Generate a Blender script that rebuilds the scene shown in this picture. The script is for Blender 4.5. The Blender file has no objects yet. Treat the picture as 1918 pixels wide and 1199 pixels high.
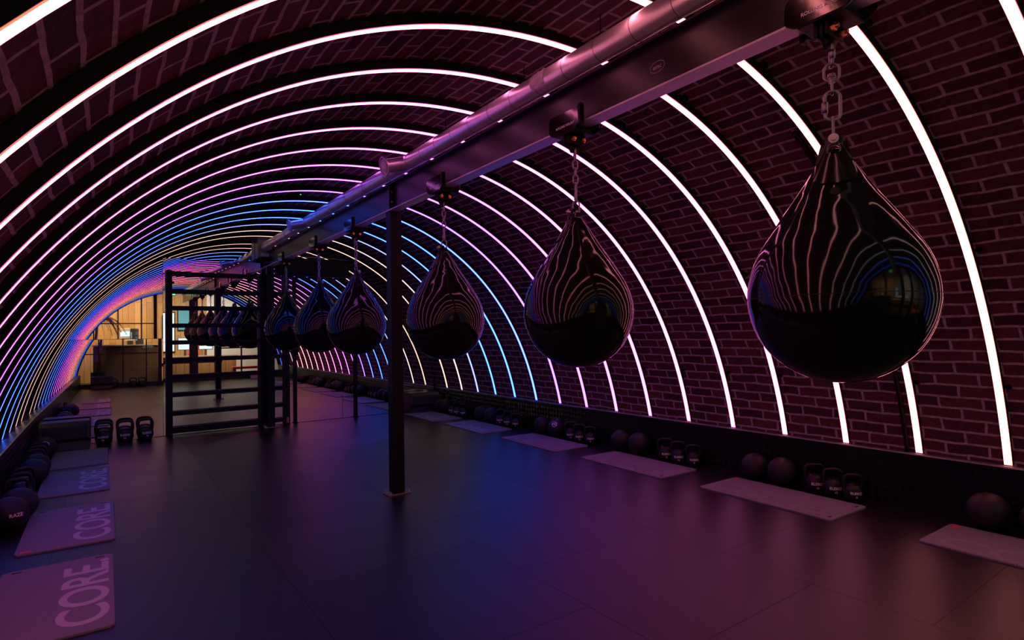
import bpy, bmesh, math, random
from mathutils import Vector, Matrix
random.seed(7)
C = bpy.context.scene.collection
PI = math.pi
R = math.radians

# ---------------------------------------------------------------- materials
def srgb(r, g, b):
    f = lambda c: (c/255/12.92) if c/255 <= .04045 else ((c/255+.055)/1.055)**2.4
    return (f(r), f(g), f(b), 1)

def newmat(name):
    m = bpy.data.materials.new(name); m.use_nodes = True
    nt = m.node_tree; nt.nodes.clear()
    out = nt.nodes.new('ShaderNodeOutputMaterial')
    return m, nt, out

def N(nt, t, **kw):
    n = nt.nodes.new(t)
    for k, v in kw.items():
        if k in n.inputs: n.inputs[k].default_value = v
        else: setattr(n, k, v)
    return n

def pbr(name, col, rough=.5, metal=0., spec=.5, bump=None, bump_scale=80, bump_str=.1, vary=0., coat=0., stretch=None, rvary=0.):
    m, nt, out = newmat(name)
    b = N(nt, 'ShaderNodeBsdfPrincipled')
    b.inputs['Base Color'].default_value = (col[0], col[1], col[2], 1)
    b.inputs['Roughness'].default_value = rough
    b.inputs['Metallic'].default_value = metal
    b.inputs['Specular IOR Level'].default_value = spec
    b.inputs['Coat Weight'].default_value = coat
    nt.links.new(b.outputs[0], out.inputs[0])
    tc = N(nt, 'ShaderNodeTexCoord')
    vec = tc.outputs['Object']
    if stretch:
        mp = N(nt, 'ShaderNodeMapping'); mp.inputs['Scale'].default_value = stretch
        nt.links.new(vec, mp.inputs[0]); vec = mp.outputs[0]
    if vary or rvary:
        n = N(nt, 'ShaderNodeTexNoise', Scale=6., Detail=6.)
        nt.links.new(vec, n.inputs['Vector'])
        if vary:
            mx = N(nt, 'ShaderNodeMixRGB', blend_type='MULTIPLY')
            mx.inputs[0].default_value = vary
            mx.inputs[1].default_value = (col[0], col[1], col[2], 1)
            cr = N(nt, 'ShaderNodeValToRGB')
            cr.color_ramp.elements[0].position = .35; cr.color_ramp.elements[1].position = .7
            cr.color_ramp.elements[0].color = (.25, .25, .25, 1)
            nt.links.new(n.outputs[0], cr.inputs[0]); nt.links.new(cr.outputs[0], mx.inputs[2])
            nt.links.new(mx.outputs[0], b.inputs['Base Color'])
        if rvary:
            mr = N(nt, 'ShaderNodeMapRange')
            mr.inputs['To Min'].default_value = max(.02, rough-rvary); mr.inputs['To Max'].default_value = rough+rvary
            nt.links.new(n.outputs[0], mr.inputs[0]); nt.links.new(mr.outputs[0], b.inputs['Roughness'])
    if bump:
        n2 = N(nt, 'ShaderNodeTexNoise', Scale=float(bump_scale), Detail=3.)
        nt.links.new(vec, n2.inputs['Vector'])
        bp = N(nt, 'ShaderNodeBump'); bp.inputs['Strength'].default_value = bump_str; bp.inputs['Distance'].default_value = bump
        nt.links.new(n2.outputs[0], bp.inputs['Height']); nt.links.new(bp.outputs[0], b.inputs['Normal'])
    return m

def emis(name, col, strength):
    m, nt, out = newmat(name)
    e = N(nt, 'ShaderNodeEmission'); e.inputs[0].default_value = (col[0], col[1], col[2], 1); e.inputs[1].default_value = strength
    nt.links.new(e.outputs[0], out.inputs[0])
    return m

def brick_mat():
    m, nt, out = newmat('vault brick')
    b = N(nt, 'ShaderNodeBsdfPrincipled'); b.inputs['Roughness'].default_value = .8; b.inputs['Specular IOR Level'].default_value = .25
    uv = N(nt, 'ShaderNodeUVMap'); uv.uv_map = 'UVMap'
    nz = N(nt, 'ShaderNodeTexNoise', Scale=5., Detail=4.)
    nt.links.new(uv.outputs[0], nz.inputs['Vector'])
    sub = N(nt, 'ShaderNodeVectorMath', operation='SUBTRACT'); sub.inputs[1].default_value = (.5, .5, .5)
    nt.links.new(nz.outputs['Color'], sub.inputs[0])
    sc = N(nt, 'ShaderNodeVectorMath', operation='SCALE'); sc.inputs['Scale'].default_value = .03
    nt.links.new(sub.outputs[0], sc.inputs[0])
    ad = N(nt, 'ShaderNodeVectorMath', operation='ADD')
    nt.links.new(uv.outputs[0], ad.inputs[0]); nt.links.new(sc.outputs[0], ad.inputs[1])
    br = N(nt, 'ShaderNodeTexBrick')
    br.offset = .5; br.squash = 1
    br.inputs['Scale'].default_value = 1.
    br.inputs['Brick Width'].default_value = .245
    br.inputs['Row Height'].default_value = .085
    br.inputs['Mortar Size'].default_value = .0095
    br.inputs['Mortar Smooth'].default_value = .3
    br.inputs['Bias'].default_value = -.1
    br.inputs['Color1'].default_value = (.17, .05, .052, 1)
    br.inputs['Color2'].default_value = (.06, .028, .033, 1)
    br.inputs['Mortar'].default_value = (.52, .40, .43, 1)
    nt.links.new(ad.outputs[0], br.inputs['Vector'])
    n2 = N(nt, 'ShaderNodeTexNoise', Scale=38., Detail=8.)
    nt.links.new(uv.outputs[0], n2.inputs['Vector'])
    mul = N(nt, 'ShaderNodeMixRGB', blend_type='MULTIPLY'); mul.inputs[0].default_value = .65
    cr = N(nt, 'ShaderNodeValToRGB'); cr.color_ramp.elements[0].position = .3; cr.color_ramp.elements[1].position = .65
    cr.color_ramp.elements[0].color = (.35, .35, .35, 1)
    nt.links.new(n2.outputs[0], cr.inputs[0])
    nt.links.new(br.outputs['Color'], mul.inputs[1]); nt.links.new(cr.outputs[0], mul.inputs[2])
    # pale flecks of old lime on some bricks
    n3 = N(nt, 'ShaderNodeTexNoise', Scale=9., Detail=10., Roughness=.72)
    nt.links.new(uv.outputs[0], n3.inputs['Vector'])
    cr3 = N(nt, 'ShaderNodeValToRGB'); cr3.color_ramp.elements[0].position = .66; cr3.color_ramp.elements[1].position = .73
    nt.links.new(n3.outputs[0], cr3.inputs[0])
    mx = N(nt, 'ShaderNodeMixRGB'); mx.inputs[2].default_value = (.3, .24, .24, 1)
    nt.links.new(cr3.outputs[0], mx.inputs[0]); nt.links.new(mul.outputs[0], mx.inputs[1])
    nt.links.new(mx.outputs[0], b.inputs['Base Color'])
    inv = N(nt, 'ShaderNodeMath', operation='MULTIPLY'); inv.inputs[1].default_value = -.9
    nt.links.new(br.outputs['Fac'], inv.inputs[0])
    ah = N(nt, 'ShaderNodeMath', operation='ADD')
    nt.links.new(inv.outputs[0], ah.inputs[0]); nt.links.new(n2.outputs[0], ah.inputs[1])
    bp = N(nt, 'ShaderNodeBump'); bp.inputs['Strength'].default_value = .6; bp.inputs['Distance'].default_value = .008
    nt.links.new(ah.outputs[0], bp.inputs['Height']); nt.links.new(bp.outputs[0], b.inputs['Normal'])
    nt.links.new(b.outputs[0], out.inputs[0])
    return m

def floor_mat():
    m, nt, out = newmat('rubber floor tile')
    b = N(nt, 'ShaderNodeBsdfPrincipled'); b.inputs['Specular IOR Level'].default_value = .5
    tc = N(nt, 'ShaderNodeTexCoord')
    mp = N(nt, 'ShaderNodeMapping'); mp.inputs['Rotation'].default_value = (0, 0, R(90)); mp.inputs['Location'].default_value = (FLX, FLY, 0)
    nt.links.new(tc.outputs['Object'], mp.inputs[0])
    br = N(nt, 'ShaderNodeTexBrick'); br.offset = .5
    br.inputs['Scale'].default_value = 1.; br.inputs['Brick Width'].default_value = 1.05; br.inputs['Row Height'].default_value = 1.075
    br.inputs['Mortar Size'].default_value = .0038; br.inputs['Mortar Smooth'].default_value = .1
    br.inputs['Color1'].default_value = (.0098, .0085, .0094, 1); br.inputs['Color2'].default_value = (.0060, .0054, .0060, 1)
    br.inputs['Mortar'].default_value = (.004, .004, .004, 1)
    nt.links.new(mp.outputs[0], br.inputs['Vector'])
    nz = N(nt, 'ShaderNodeTexNoise', Scale=190., Detail=3.)
    nt.links.new(tc.outputs['Object'], nz.inputs['Vector'])
    n2 = N(nt, 'ShaderNodeTexNoise', Scale=1.3, Detail=4.)
    nt.links.new(tc.outputs['Object'], n2.inputs['Vector'])
    mr = N(nt, 'ShaderNodeMapRange'); mr.inputs['To Min'].default_value = .27; mr.inputs['To Max'].default_value = .38
    nt.links.new(n2.outputs[0], mr.inputs[0])
    sep = N(nt, 'ShaderNodeRGBToBW'); nt.links.new(br.outputs['Color'], sep.inputs[0])
    ml = N(nt, 'ShaderNodeMath', operation='MULTIPLY_ADD'); ml.inputs[1].default_value = -12.; ml.inputs[2].default_value = .10
    nt.links.new(sep.outputs[0], ml.inputs[0])
    ad = N(nt, 'ShaderNodeMath', operation='ADD'); nt.links.new(mr.outputs[0], ad.inputs[0]); nt.links.new(ml.outputs[0], ad.inputs[1])
    nt.links.new(ad.outputs[0], b.inputs['Roughness'])
    cr = N(nt, 'ShaderNodeValToRGB'); cr.color_ramp.elements[0].position = .35; cr.color_ramp.elements[1].position = .7
    cr.color_ramp.elements[0].color = (.4, .4, .4, 1); cr.color_ramp.elements[1].color = (1.5, 1.5, 1.5, 1)
    nt.links.new(nz.outputs[0], cr.inputs[0])
    mul = N(nt, 'ShaderNodeMixRGB', blend_type='MULTIPLY'); mul.inputs[0].default_value = 1
    nt.links.new(br.outputs['Color'], mul.inputs[1]); nt.links.new(cr.outputs[0], mul.inputs[2])
    nt.links.new(mul.outputs[0], b.inputs['Base Color'])
    sp = N(nt, 'ShaderNodeMath', operation='MULTIPLY_ADD'); sp.inputs[1].default_value = -.2; sp.inputs[2].default_value = .44
    nt.links.new(br.outputs['Fac'], sp.inputs[0]); nt.links.new(sp.outputs[0], b.inputs['Specular IOR Level'])
    inv = N(nt, 'ShaderNodeMath', operation='MULTIPLY_ADD'); inv.inputs[1].default_value = -3.
    nt.links.new(br.outputs['Fac'], inv.inputs[0]); nt.links.new(nz.outputs[0], inv.inputs[2])
    bp = N(nt, 'ShaderNodeBump'); bp.inputs['Strength'].default_value = .5; bp.inputs['Distance'].default_value = .002
    nt.links.new(inv.outputs[0], bp.inputs['Height']); nt.links.new(bp.outputs[0], b.inputs['Normal'])
    nt.links.new(b.outputs[0], out.inputs[0])
    return m

def tread_mat():
    # black five-bar tread plate: raised short bars in alternating directions
    m, nt, out = newmat('black tread plate')
    b = N(nt, 'ShaderNodeBsdfPrincipled'); b.inputs['Base Color'].default_value = (.004, .004, .004, 1)
    b.inputs['Roughness'].default_value = .2; b.inputs['Metallic'].default_value = 0.; b.inputs['Specular IOR Level'].default_value = .16
    uv = N(nt, 'ShaderNodeUVMap'); uv.uv_map = 'UVMap'
    mp = N(nt, 'ShaderNodeMapping'); mp.inputs['Rotation'].default_value = (0, 0, R(45)); mp.inputs['Scale'].default_value = (24, 24, 24)
    nt.links.new(uv.outputs[0], mp.inputs[0])
    ck = N(nt, 'ShaderNodeTexChecker', Scale=1.)
    nt.links.new(mp.outputs[0], ck.inputs[0])
    w1 = N(nt, 'ShaderNodeTexWave', Scale=1.25); w1.bands_direction = 'X'
    w2 = N(nt, 'ShaderNodeTexWave', Scale=1.25); w2.bands_direction = 'Y'
    nt.links.new(mp.outputs[0], w1.inputs[0]); nt.links.new(mp.outputs[0], w2.inputs[0])
    mx = N(nt, 'ShaderNodeMixRGB')
    nt.links.new(ck.outputs['Fac'], mx.inputs[0]); nt.links.new(w1.outputs['Color'], mx.inputs[1]); nt.links.new(w2.outputs['Color'], mx.inputs[2])
    bp = N(nt, 'ShaderNodeBump'); bp.inputs['Strength'].default_value = .6; bp.inputs['Distance'].default_value = .003
    nt.links.new(mx.outputs[0], bp.inputs['Height']); nt.links.new(bp.outputs[0], b.inputs['Normal'])
    nt.links.new(b.outputs[0], out.inputs[0])
    return m

def planks_mat(name, c1, c2, w=.16):
    m, nt, out = newmat(name)
    b = N(nt, 'ShaderNodeBsdfPrincipled'); b.inputs['Roughness'].default_value = .55
    tc = N(nt, 'ShaderNodeTexCoord')
    mp = N(nt, 'ShaderNodeMapping'); mp.inputs['Rotation'].default_value = (R(90), 0, 0)
    nt.links.new(tc.outputs['Object'], mp.inputs[0])
    mp2 = N(nt, 'ShaderNodeMapping'); mp2.inputs['Rotation'].default_value = (0, 0, R(90))
    nt.links.new(mp.outputs[0], mp2.inputs[0])
    br = N(nt, 'ShaderNodeTexBrick'); br.inputs['Scale'].default_value = 1.
    br.inputs['Brick Width'].default_value = 2.6; br.inputs['Row Height'].default_value = w; br.inputs['Mortar Size'].default_value = .004
    br.inputs['Color1'].default_value = c1; br.inputs['Color2'].default_value = c2; br.inputs['Mortar'].default_value = (.05, .03, .02, 1)
    nt.links.new(mp2.outputs[0], br.inputs['Vector'])
    nz = N(nt, 'ShaderNodeTexNoise', Scale=3., Detail=6.)
    mp3 = N(nt, 'ShaderNodeMapping'); mp3.inputs['Scale'].default_value = (9, 9, .7)
    nt.links.new(tc.outputs['Object'], mp3.inputs[0]); nt.links.new(mp3.outputs[0], nz.inputs['Vector'])
    mul = N(nt, 'ShaderNodeMixRGB', blend_type='MULTIPLY'); mul.inputs[0].default_value = .5
    nt.links.new(br.outputs['Color'], mul.inputs[1]); nt.links.new(nz.outputs[0], mul.inputs[2])
    nt.links.new(mul.outputs[0], b.inputs['Base Color']); nt.links.new(b.outputs[0], out.inputs[0])
    return m

def mat_rubber(name, col, ridge=True):
    m, nt, out = newmat(name)
    b = N(nt, 'ShaderNodeBsdfPrincipled'); b.inputs['Base Color'].default_value = (*col, 1); b.inputs['Roughness'].default_value = .62
    b.inputs['Specular IOR Level'].default_value = .35
    tc = N(nt, 'ShaderNodeTexCoord')
    w = N(nt, 'ShaderNodeTexWave', Scale=26., Distortion=1.2, Detail=1.); w.bands_direction = 'Y'
    w.inputs['Detail Scale'].default_value = 14.
    nt.links.new(tc.outputs['Object'], w.inputs[0])
    mx = N(nt, 'ShaderNodeMixRGB', blend_type='MULTIPLY'); mx.inputs[0].default_value = .35; mx.inputs[1].default_value = (*col, 1)
    nt.links.new(w.outputs[0], mx.inputs[2]); nt.links.new(mx.outputs[0], b.inputs['Base Color'])
    bp = N(nt, 'ShaderNodeBump'); bp.inputs['Strength'].default_value = .5; bp.inputs['Distance'].default_value = .003
    nt.links.new(w.outputs[0], bp.inputs['Height']); nt.links.new(bp.outputs[0], b.inputs['Normal'])
    nt.links.new(b.outputs[0], out.inputs[0])
    return m

def glass_mat():
    m, nt, out = newmat('window glass')
    t = N(nt, 'ShaderNodeBsdfTransparent'); t.inputs[0].default_value = (.93, .95, .94, 1)
    g = N(nt, 'ShaderNodeBsdfGlossy'); g.inputs['Roughness'].default_value = .02; g.inputs[0].default_value = (.9, .9, .9, 1)
    fr = N(nt, 'ShaderNodeFresnel', IOR=1.45)
    mx = N(nt, 'ShaderNodeMixShader')
    nt.links.new(fr.outputs[0], mx.inputs[0]); nt.links.new(t.outputs[0], mx.inputs[1]); nt.links.new(g.outputs[0], mx.inputs[2])
    nt.links.new(mx.outputs[0], out.inputs[0])
    return m

def vinyl_mat():
    m, nt, out = newmat('glossy black vinyl')
    b = N(nt, 'ShaderNodeBsdfPrincipled'); b.inputs['Base Color'].default_value = (.006, .006, .007, 1)
    b.inputs['Roughness'].default_value = .075; b.inputs['Specular IOR Level'].default_value = .32
    tc = N(nt, 'ShaderNodeTexCoord')
    mp = N(nt, 'ShaderNodeMapping'); mp.inputs['Scale'].default_value = (1, 1, .45)
    nt.links.new(tc.outputs['Object'], mp.inputs[0])
    n = N(nt, 'ShaderNodeTexNoise', Scale=9., Detail=1.5)
    nt.links.new(mp.outputs[0], n.inputs['Vector'])
    # wrinkles fade out towards the tight lower half
    sx = N(nt, 'ShaderNodeSeparateXYZ'); nt.links.new(tc.outputs['Object'], sx.inputs[0])
    mr = N(nt, 'ShaderNodeMapRange'); mr.inputs['From Min'].default_value = -.35; mr.inputs['From Max'].default_value = 0.
    mr.inputs['From Min'].default_value = .30; mr.inputs['From Max'].default_value = .62; mr.inputs['To Min'].default_value = .16; mr.inputs['To Max'].default_value = 1.
    nt.links.new(sx.outputs['Z'], mr.inputs[0])
    ml = N(nt, 'ShaderNodeMath', operation='MULTIPLY'); nt.links.new(n.outputs[0], ml.inputs[0]); nt.links.new(mr.outputs[0], ml.inputs[1])
    bp = N(nt, 'ShaderNodeBump'); bp.inputs['Strength'].default_value = .5; bp.inputs['Distance'].default_value = .022
    nt.links.new(ml.outputs[0], bp.inputs['Height']); nt.links.new(bp.outputs[0], b.inputs['Normal'])
    nt.links.new(b.outputs[0], out.inputs[0])
    return m

# floor tile registration (object space of the floor = world)
FLX, FLY = 0., 0.
BRICK = brick_mat()
M = dict(
    tread=tread_mat(),
    rib=pbr('black powder-coated rib', (.006, .006, .006), .6, spec=.2),
    bracket=pbr('black bracket', (.003, .003, .003), .7, spec=.1),
    ledge=pbr('black ledge sheet', (.14, .14, .14), .32, spec=.6),
    steel=pbr('dark painted steel', (.010, .0085, .009), .3, spec=.5, bump=.0015, bump_scale=30, bump_str=.15, rvary=.08),
    flange=pbr('pale mottled steel', (.62, .56, .62), .42, metal=.5, spec=.5, vary=.35, rvary=.1),  # lower flange: paler and more metallic than the web, randomly mottled
    post=pbr('black steel post', (.006, .0055, .0055), .45, spec=.15),
    rack=pbr('black rack steel', (.006, .0055, .006), .5, spec=.2),
    bolt=pbr('zinc bolt', (.55, .5, .48), .35, metal=1.),
    redbolt=pbr('orange passivated bolt', (.8, .36, .14), .3, metal=1.),
    chain=pbr('galvanised chain', (.26, .25, .26), .33, metal=1., bump=.001, bump_scale=90, bump_str=.2),
    chrome=pbr('polished black chrome', (.11, .10, .10), .12, metal=1., bump=.004, bump_scale=14, bump_str=.12),
    trolley=pbr('black trolley body', (.005, .005, .005), .45, spec=.15),
    duct=pbr('galvanised duct', (.98, .93, .98), .32, metal=.8, bump=.001, bump_scale=20, bump_str=.15, rvary=.08, stretch=(2, .4, 2)),
    ductdark=pbr('duct seam', (.16, .14, .16), .4, metal=1.),
    grille=pbr('grey plastic grille', (.5, .45, .5), .45),
    plenum=pbr('grey sheet metal', (.22, .2, .2), .4, metal=.4, vary=.3),
    vinyl=vinyl_mat(),
    neck=pbr('glossy black strap', (.005, .005, .005), .16, spec=.35, bump=.003, bump_scale=14, bump_str=.15),
    iron=pbr('black cast iron', (.006, .0055, .006), .42, spec=.4, bump=.0008, bump_scale=160, bump_str=.3),
    paint=pbr('white stencil paint', (.75, .68, .7), .6),
    paintdim=pbr('grey printed mark', (.35, .3, .33), .6),
    ball=pbr('black rubber ball', (.012, .0105, .0115), .55, spec=.4, bump=.001, bump_scale=150, bump_str=.4),
    ballseam=pbr('ball seam', (.005, .005, .005), .6),
    mat=mat_rubber('grey foam mat', (.23, .22, .24)),
    matlit_left=pbr('mat lettering as lit on the left', (.43, .41, .44), .7),  # same print on every mat; these tones put the fall of light into colour
    matlit_far=pbr('mat lettering as lit far right', (.30, .29, .31), .6),
    matlit_near=pbr('mat lettering as lit nearest right', (.215, .205, .22), .7),
    matlit_right=pbr('mat lettering as lit on the right', (.15, .145, .155), .75),
    redtag=pbr('red mat tag', (.75, .03, .07), .5),
    hole=pbr('black eyelet', (.004, .004, .004), .8),
    box=pbr('black padded vinyl', (.012, .011, .011), .45, bump=.001, bump_scale=60, bump_str=.3),
    mesh=pbr('black perforated grille', (.02, .019, .018), .5, bump=.004, bump_scale=220, bump_str=.8),
    black=pbr('matt black panel', (.007, .007, .007), .7, spec=.2),
    frame=pbr('black window frame', (.006, .006, .006), .45),
    glass=glass_mat(),
    woodwall=planks_mat('oak boarding', (.62, .36, .14, 1), (.45, .24, .08, 1), .17),
    wooddesk=planks_mat('pale ply boarding', (.62, .38, .17, 1), (.5, .28, .11, 1), .24),
    counter=pbr('brown counter front', (.10, .055, .025), .5, vary=.3),
    countertop=pbr('pale countertop', (.5, .42, .33), .3),
    white=pbr('white wall', (.7, .68, .64), .7),
    screen=emis('screen glow', (.75, .95, 1.), 1.6),
    paleglow=emis('daylight window', (.95, 1., .95), 1.5),
    bluegreen=emis('teal window glow', (.25, .7, .75), .7),
    green=emis('green sign glow', (.1, 1., .5), 2.2),
    plastic=pbr('dark grey plastic', (.04, .04, .045), .4),
    leaf=pbr('palm leaf', (.34, .33, .20), .5, vary=.3),
    trunk=pbr('palm trunk', (.12, .07, .04), .8, bump=.01, bump_scale=30, bump_str=.6),
    pot=pbr('dark plant pot', (.03, .025, .02), .5),
    redpaint=pbr('red bench', (.8, .10, .06), .45),
    pinkplastic=pbr('pale plastic bucket', (.62, .5, .6), .45),
    orange=pbr('orange sticker', (.7, .22, .03), .5),
    lens=emis('violet lamp lens', (.35, .08, .9), .35),
)
mm, nt, out = newmat('silver mirror')
g = N(nt, 'ShaderNodeBsdfGlossy'); g.inputs[0].default_value = (.86, .86, .87, 1); g.inputs['Roughness'].default_value = 0.
nt.links.new(g.outputs[0], out.inputs[0]); M['mirror'] = mm

# ---------------------------------------------------------------- mesh helpers
def obj(name, bm, mat, parent=None, smooth=False, mats=None, loc=None):
    me = bpy.data.meshes.new(name)
    bm.normal_update()
    bm.to_mesh(me); bm.free()
    for m in (mats or [mat]): me.materials.append(m)
    if smooth:
        for p in me.polygons: p.use_smooth = True
    o = bpy.data.objects.new(name, me); C.objects.link(o)
    if parent: o.parent = parent
    if loc: o.location = loc
    return o

def tag(o, label=None, cat=None, group=None, kind=None):
    if label: o['label'] = label
    if cat: o['category'] = cat
    if group: o['group'] = group
    if kind: o['kind'] = kind
    return o

def thing(name, label, cat, loc=(0, 0, 0), rz=0., group=None):
    o = bpy.data.objects.new(name, None); C.objects.link(o)
    o.location = loc; o.rotation_euler = (0, 0, rz); o.empty_display_size = .05
    return tag(o, label, cat, group)

def box(bm, c, s, rot=None, bevel=0.):
    r = bmesh.ops.create_cube(bm, size=1.)
    vs = r['verts']
    bmesh.ops.scale(bm, vec=Vector(s), verts=vs)
    if bevel:
        es = list({e for v in vs for e in v.link_edges})
        rr = bmesh.ops.bevel(bm, geom=es, offset=bevel, segments=2, affect='EDGES', profile=.5)
        vs = list({v for f in rr['faces'] for v in f.verts} | {v for v in vs if v.is_valid})
    if rot is not None: bmesh.ops.rotate(bm, cent=(0, 0, 0), matrix=rot, verts=vs)
    bmesh.ops.translate(bm, vec=Vector(c), verts=vs)
    return vs

def B(c, s, rot=None, bevel=0.):
    bm = bmesh.new(); box(bm, c, s, rot, bevel); return bm

def cyl(bm, p0, p1, r0, r1=None, seg=24, caps=True):
    p0, p1 = Vector(p0), Vector(p1); d = p1-p0
    q = d.to_track_quat('Z', 'Y').to_matrix()
    r1 = r0 if r1 is None else r1
    a = []; b = []
    for i in range(seg):
        t = 2*PI*i/seg; v = Vector((math.cos(t), math.sin(t), 0))
        a.append(bm.verts.new(p0+q@(v*r0))); b.append(bm.verts.new(p1+q@(v*r1)))
    for i in range(seg):
        j = (i+1) % seg; bm.faces.new((a[i], a[j], b[j], b[i]))
    if caps: bm.faces.new(a[::-1]); bm.faces.new(b)

def tube(bm, pts, r, seg=10, closed=False, up=None):
    n = len(pts); P = [Vector(p) for p in pts]; rings = []
    prev = None
    for i in range(n):
        if closed: t = P[(i+1) % n]-P[(i-1) % n]
        else: t = P[min(i+1, n-1)]-P[max(i-1, 0)]
        t.normalize()
        if prev is None:
            u = Vector(up) if up else (Vector((0, 0, 1)) if abs(t.z) < .9 else Vector((1, 0, 0)))
        else: u = prev
        u = (u-t*u.dot(t)).normalized(); prev = u
        w = t.cross(u)
        rr = r[i] if isinstance(r, (list, tuple)) else r
        rings.append([bm.verts.new(P[i]+(u*math.cos(2*PI*k/seg)+w*math.sin(2*PI*k/seg))*rr) for k in range(seg)])
    m = n if closed else n-1
    for i in range(m):
        a, b = rings[i], rings[(i+1) % n]
        for k in range(seg):
            l = (k+1) % seg
            bm.faces.new((a[k], a[l], b[l], b[k]))
    if not closed:
        bm.faces.new(rings[0][::-1]); bm.faces.new(rings[-1])

def lathe(bm, prof, seg=48, cen=(0, 0)):
    rings = []
    for r, z in prof:
        if r < 1e-5: rings.append([bm.verts.new((cen[0], cen[1], z))])
        else: rings.append([bm.verts.new((cen[0]+r*math.cos(2*PI*k/seg), cen[1]+r*math.sin(2*PI*k/seg), z)) for k in range(seg)])
    for a, b in zip(rings, rings[1:]):
        if len(a) == 1 and len(b) == 1: continue
        for k in range(seg):
            l = (k+1) % seg
            if len(a) == 1: bm.faces.new((a[0], b[l], b[k]))
            elif len(b) == 1: bm.faces.new((a[k], a[l], b[0]))
            else: bm.faces.new((a[k], a[l], b[l], b[k]))

def spline(pts, n):
    out = []
    m = len(pts)
    for i in range(m-1):
        p0, p1, p2, p3 = pts[max(i-1, 0)], pts[i], pts[i+1], pts[min(i+2, m-1)]
        for k in range(n):
            t = k/n
            out.append(tuple(.5*((2*b)+(-a+c)*t+(2*a-5*b+4*c-d)*t*t+(-a+3*b-3*c+d)*t**3) for a, b, c, d in zip(p0, p1, p2, p3)))
    out.append(pts[-1])
    return out

def text_bm(s, size, bold=0., extrude=0., spacing=1., align='CENTER'):
    cu = bpy.data.curves.new('lettering', 'FONT')
    cu.body = s; cu.size = size; cu.align_x = align; cu.align_y = 'CENTER'; cu.offset = bold; cu.extrude = extrude; cu.space_character = spacing
    cu.resolution_u = 4
    o = bpy.data.objects.new('lettering_source', cu); C.objects.link(o)
    dg = bpy.context.evaluated_depsgraph_get(); dg.update()
    me = bpy.data.meshes.new_from_object(o.evaluated_get(dg))
    bm = bmesh.new(); bm.from_mesh(me)
    bpy.data.objects.remove(o); bpy.data.curves.remove(cu); bpy.data.meshes.remove(me)
    return bm

def copy_tree(o, parent=None):
    c = o.copy(); C.objects.link(c)
    if parent: c.parent = parent
    for ch in list(o.children): copy_tree(ch, c)
    return c

def copy_thing(o, loc, rz, label, group=None):
    c = copy_tree(o); c.location = loc; c.rotation_euler = (0, 0, rz); c['label'] = label
    if group: c['group'] = group
    return c

# ---------------------------------------------------------------- tunnel profile
PA, PB, PZ, PN = 2.878, 3.222, -.454, 2.1
YM = 9.08                # mirror plane
YR = -2.2                # glazed rear end
Y0 = 1.1738              # first arch fully in view on the right
def prof(t):
    c, s = math.cos(t), math.sin(t); e = 2/PN
    return Vector((PA*math.copysign(abs(c)**e, c), 0, PZ+PB*abs(s)**e))
def pnorm(t):
    d = prof(t+.002)-prof(t-.002); n = Vector((d.z, 0, -d.x)); n.normalize(); return n
def off(t):
    # how far the brick vault stands off the line of the arches
    k = .5-.5*math.cos(t)      # 0 at the right foot, 1 at the left foot
    s = math.sin(t)
    return .017+.016*k+.024*s*s
T0 = None
lo, hi = 0., 1.
for _ in range(50):
    mid = (lo+hi)/2
    if prof(mid).z < .40: lo = mid
    else: hi = mid
T0 = (lo+hi)/2
def vault(t):
    return prof(t)+pnorm(t)*off(t)
NT = 120
TS = [T0-.02+(PI-2*T0+.04)*i/NT for i in range(NT+1)]

def vault_part(name, i0, i1):
    bm = bmesh.new(); uvl = bm.loops.layers.uv.new('UVMap')
    ys = [YR+(YM+.05-YR)*j/24 for j in range(25)]
    arc = [0.]
    for i in range(NT): arc.append(arc[-1]+(vault(TS[i+1])-vault(TS[i])).length)
    grid = [[bm.verts.new(vault(TS[i])+Vector((0, y, 0))) for y in ys] for i in range(i0, i1+1)]
    for a in range(i1-i0):
        for j in range(24):
            f = bm.faces.new((grid[a][j], grid[a][j+1], grid[a+1][j+1], grid[a+1][j]))
            for l, (aa, jj) in zip(f.loops, ((a, j), (a, j+1), (a+1, j+1), (a+1, j))):
                l[uvl].uv = (ys[jj]+10, arc[i0+aa])
    o = obj(name, bm, BRICK, smooth=True); tag(o, kind='structure'); return o
q1, q2 = int(NT*.3), int(NT*.7)
vault_part('wall_right', 0, q1); vault_part('ceiling', q1, q2); vault_part('wall_left', q2, NT)

bm = bmesh.new(); box(bm, (0, (YR+YM)/2-1.6, -.05), (6.4, YM-YR+3.4, .1))
FLX, FLY = 0., 0.
def set_floor():
    # tile columns run along the tunnel, seams at x=-0.12+1.075n; cross seams staggered
    m = floor_mat()
    mp = [n for n in m.node_tree.nodes if n.type == 'MAPPING'][0]
    mp.inputs['Location'].default_value = (2.05, .12, 0)
    return m
fl = obj('floor', bm, set_floor()); tag(fl, kind='structure')

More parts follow.
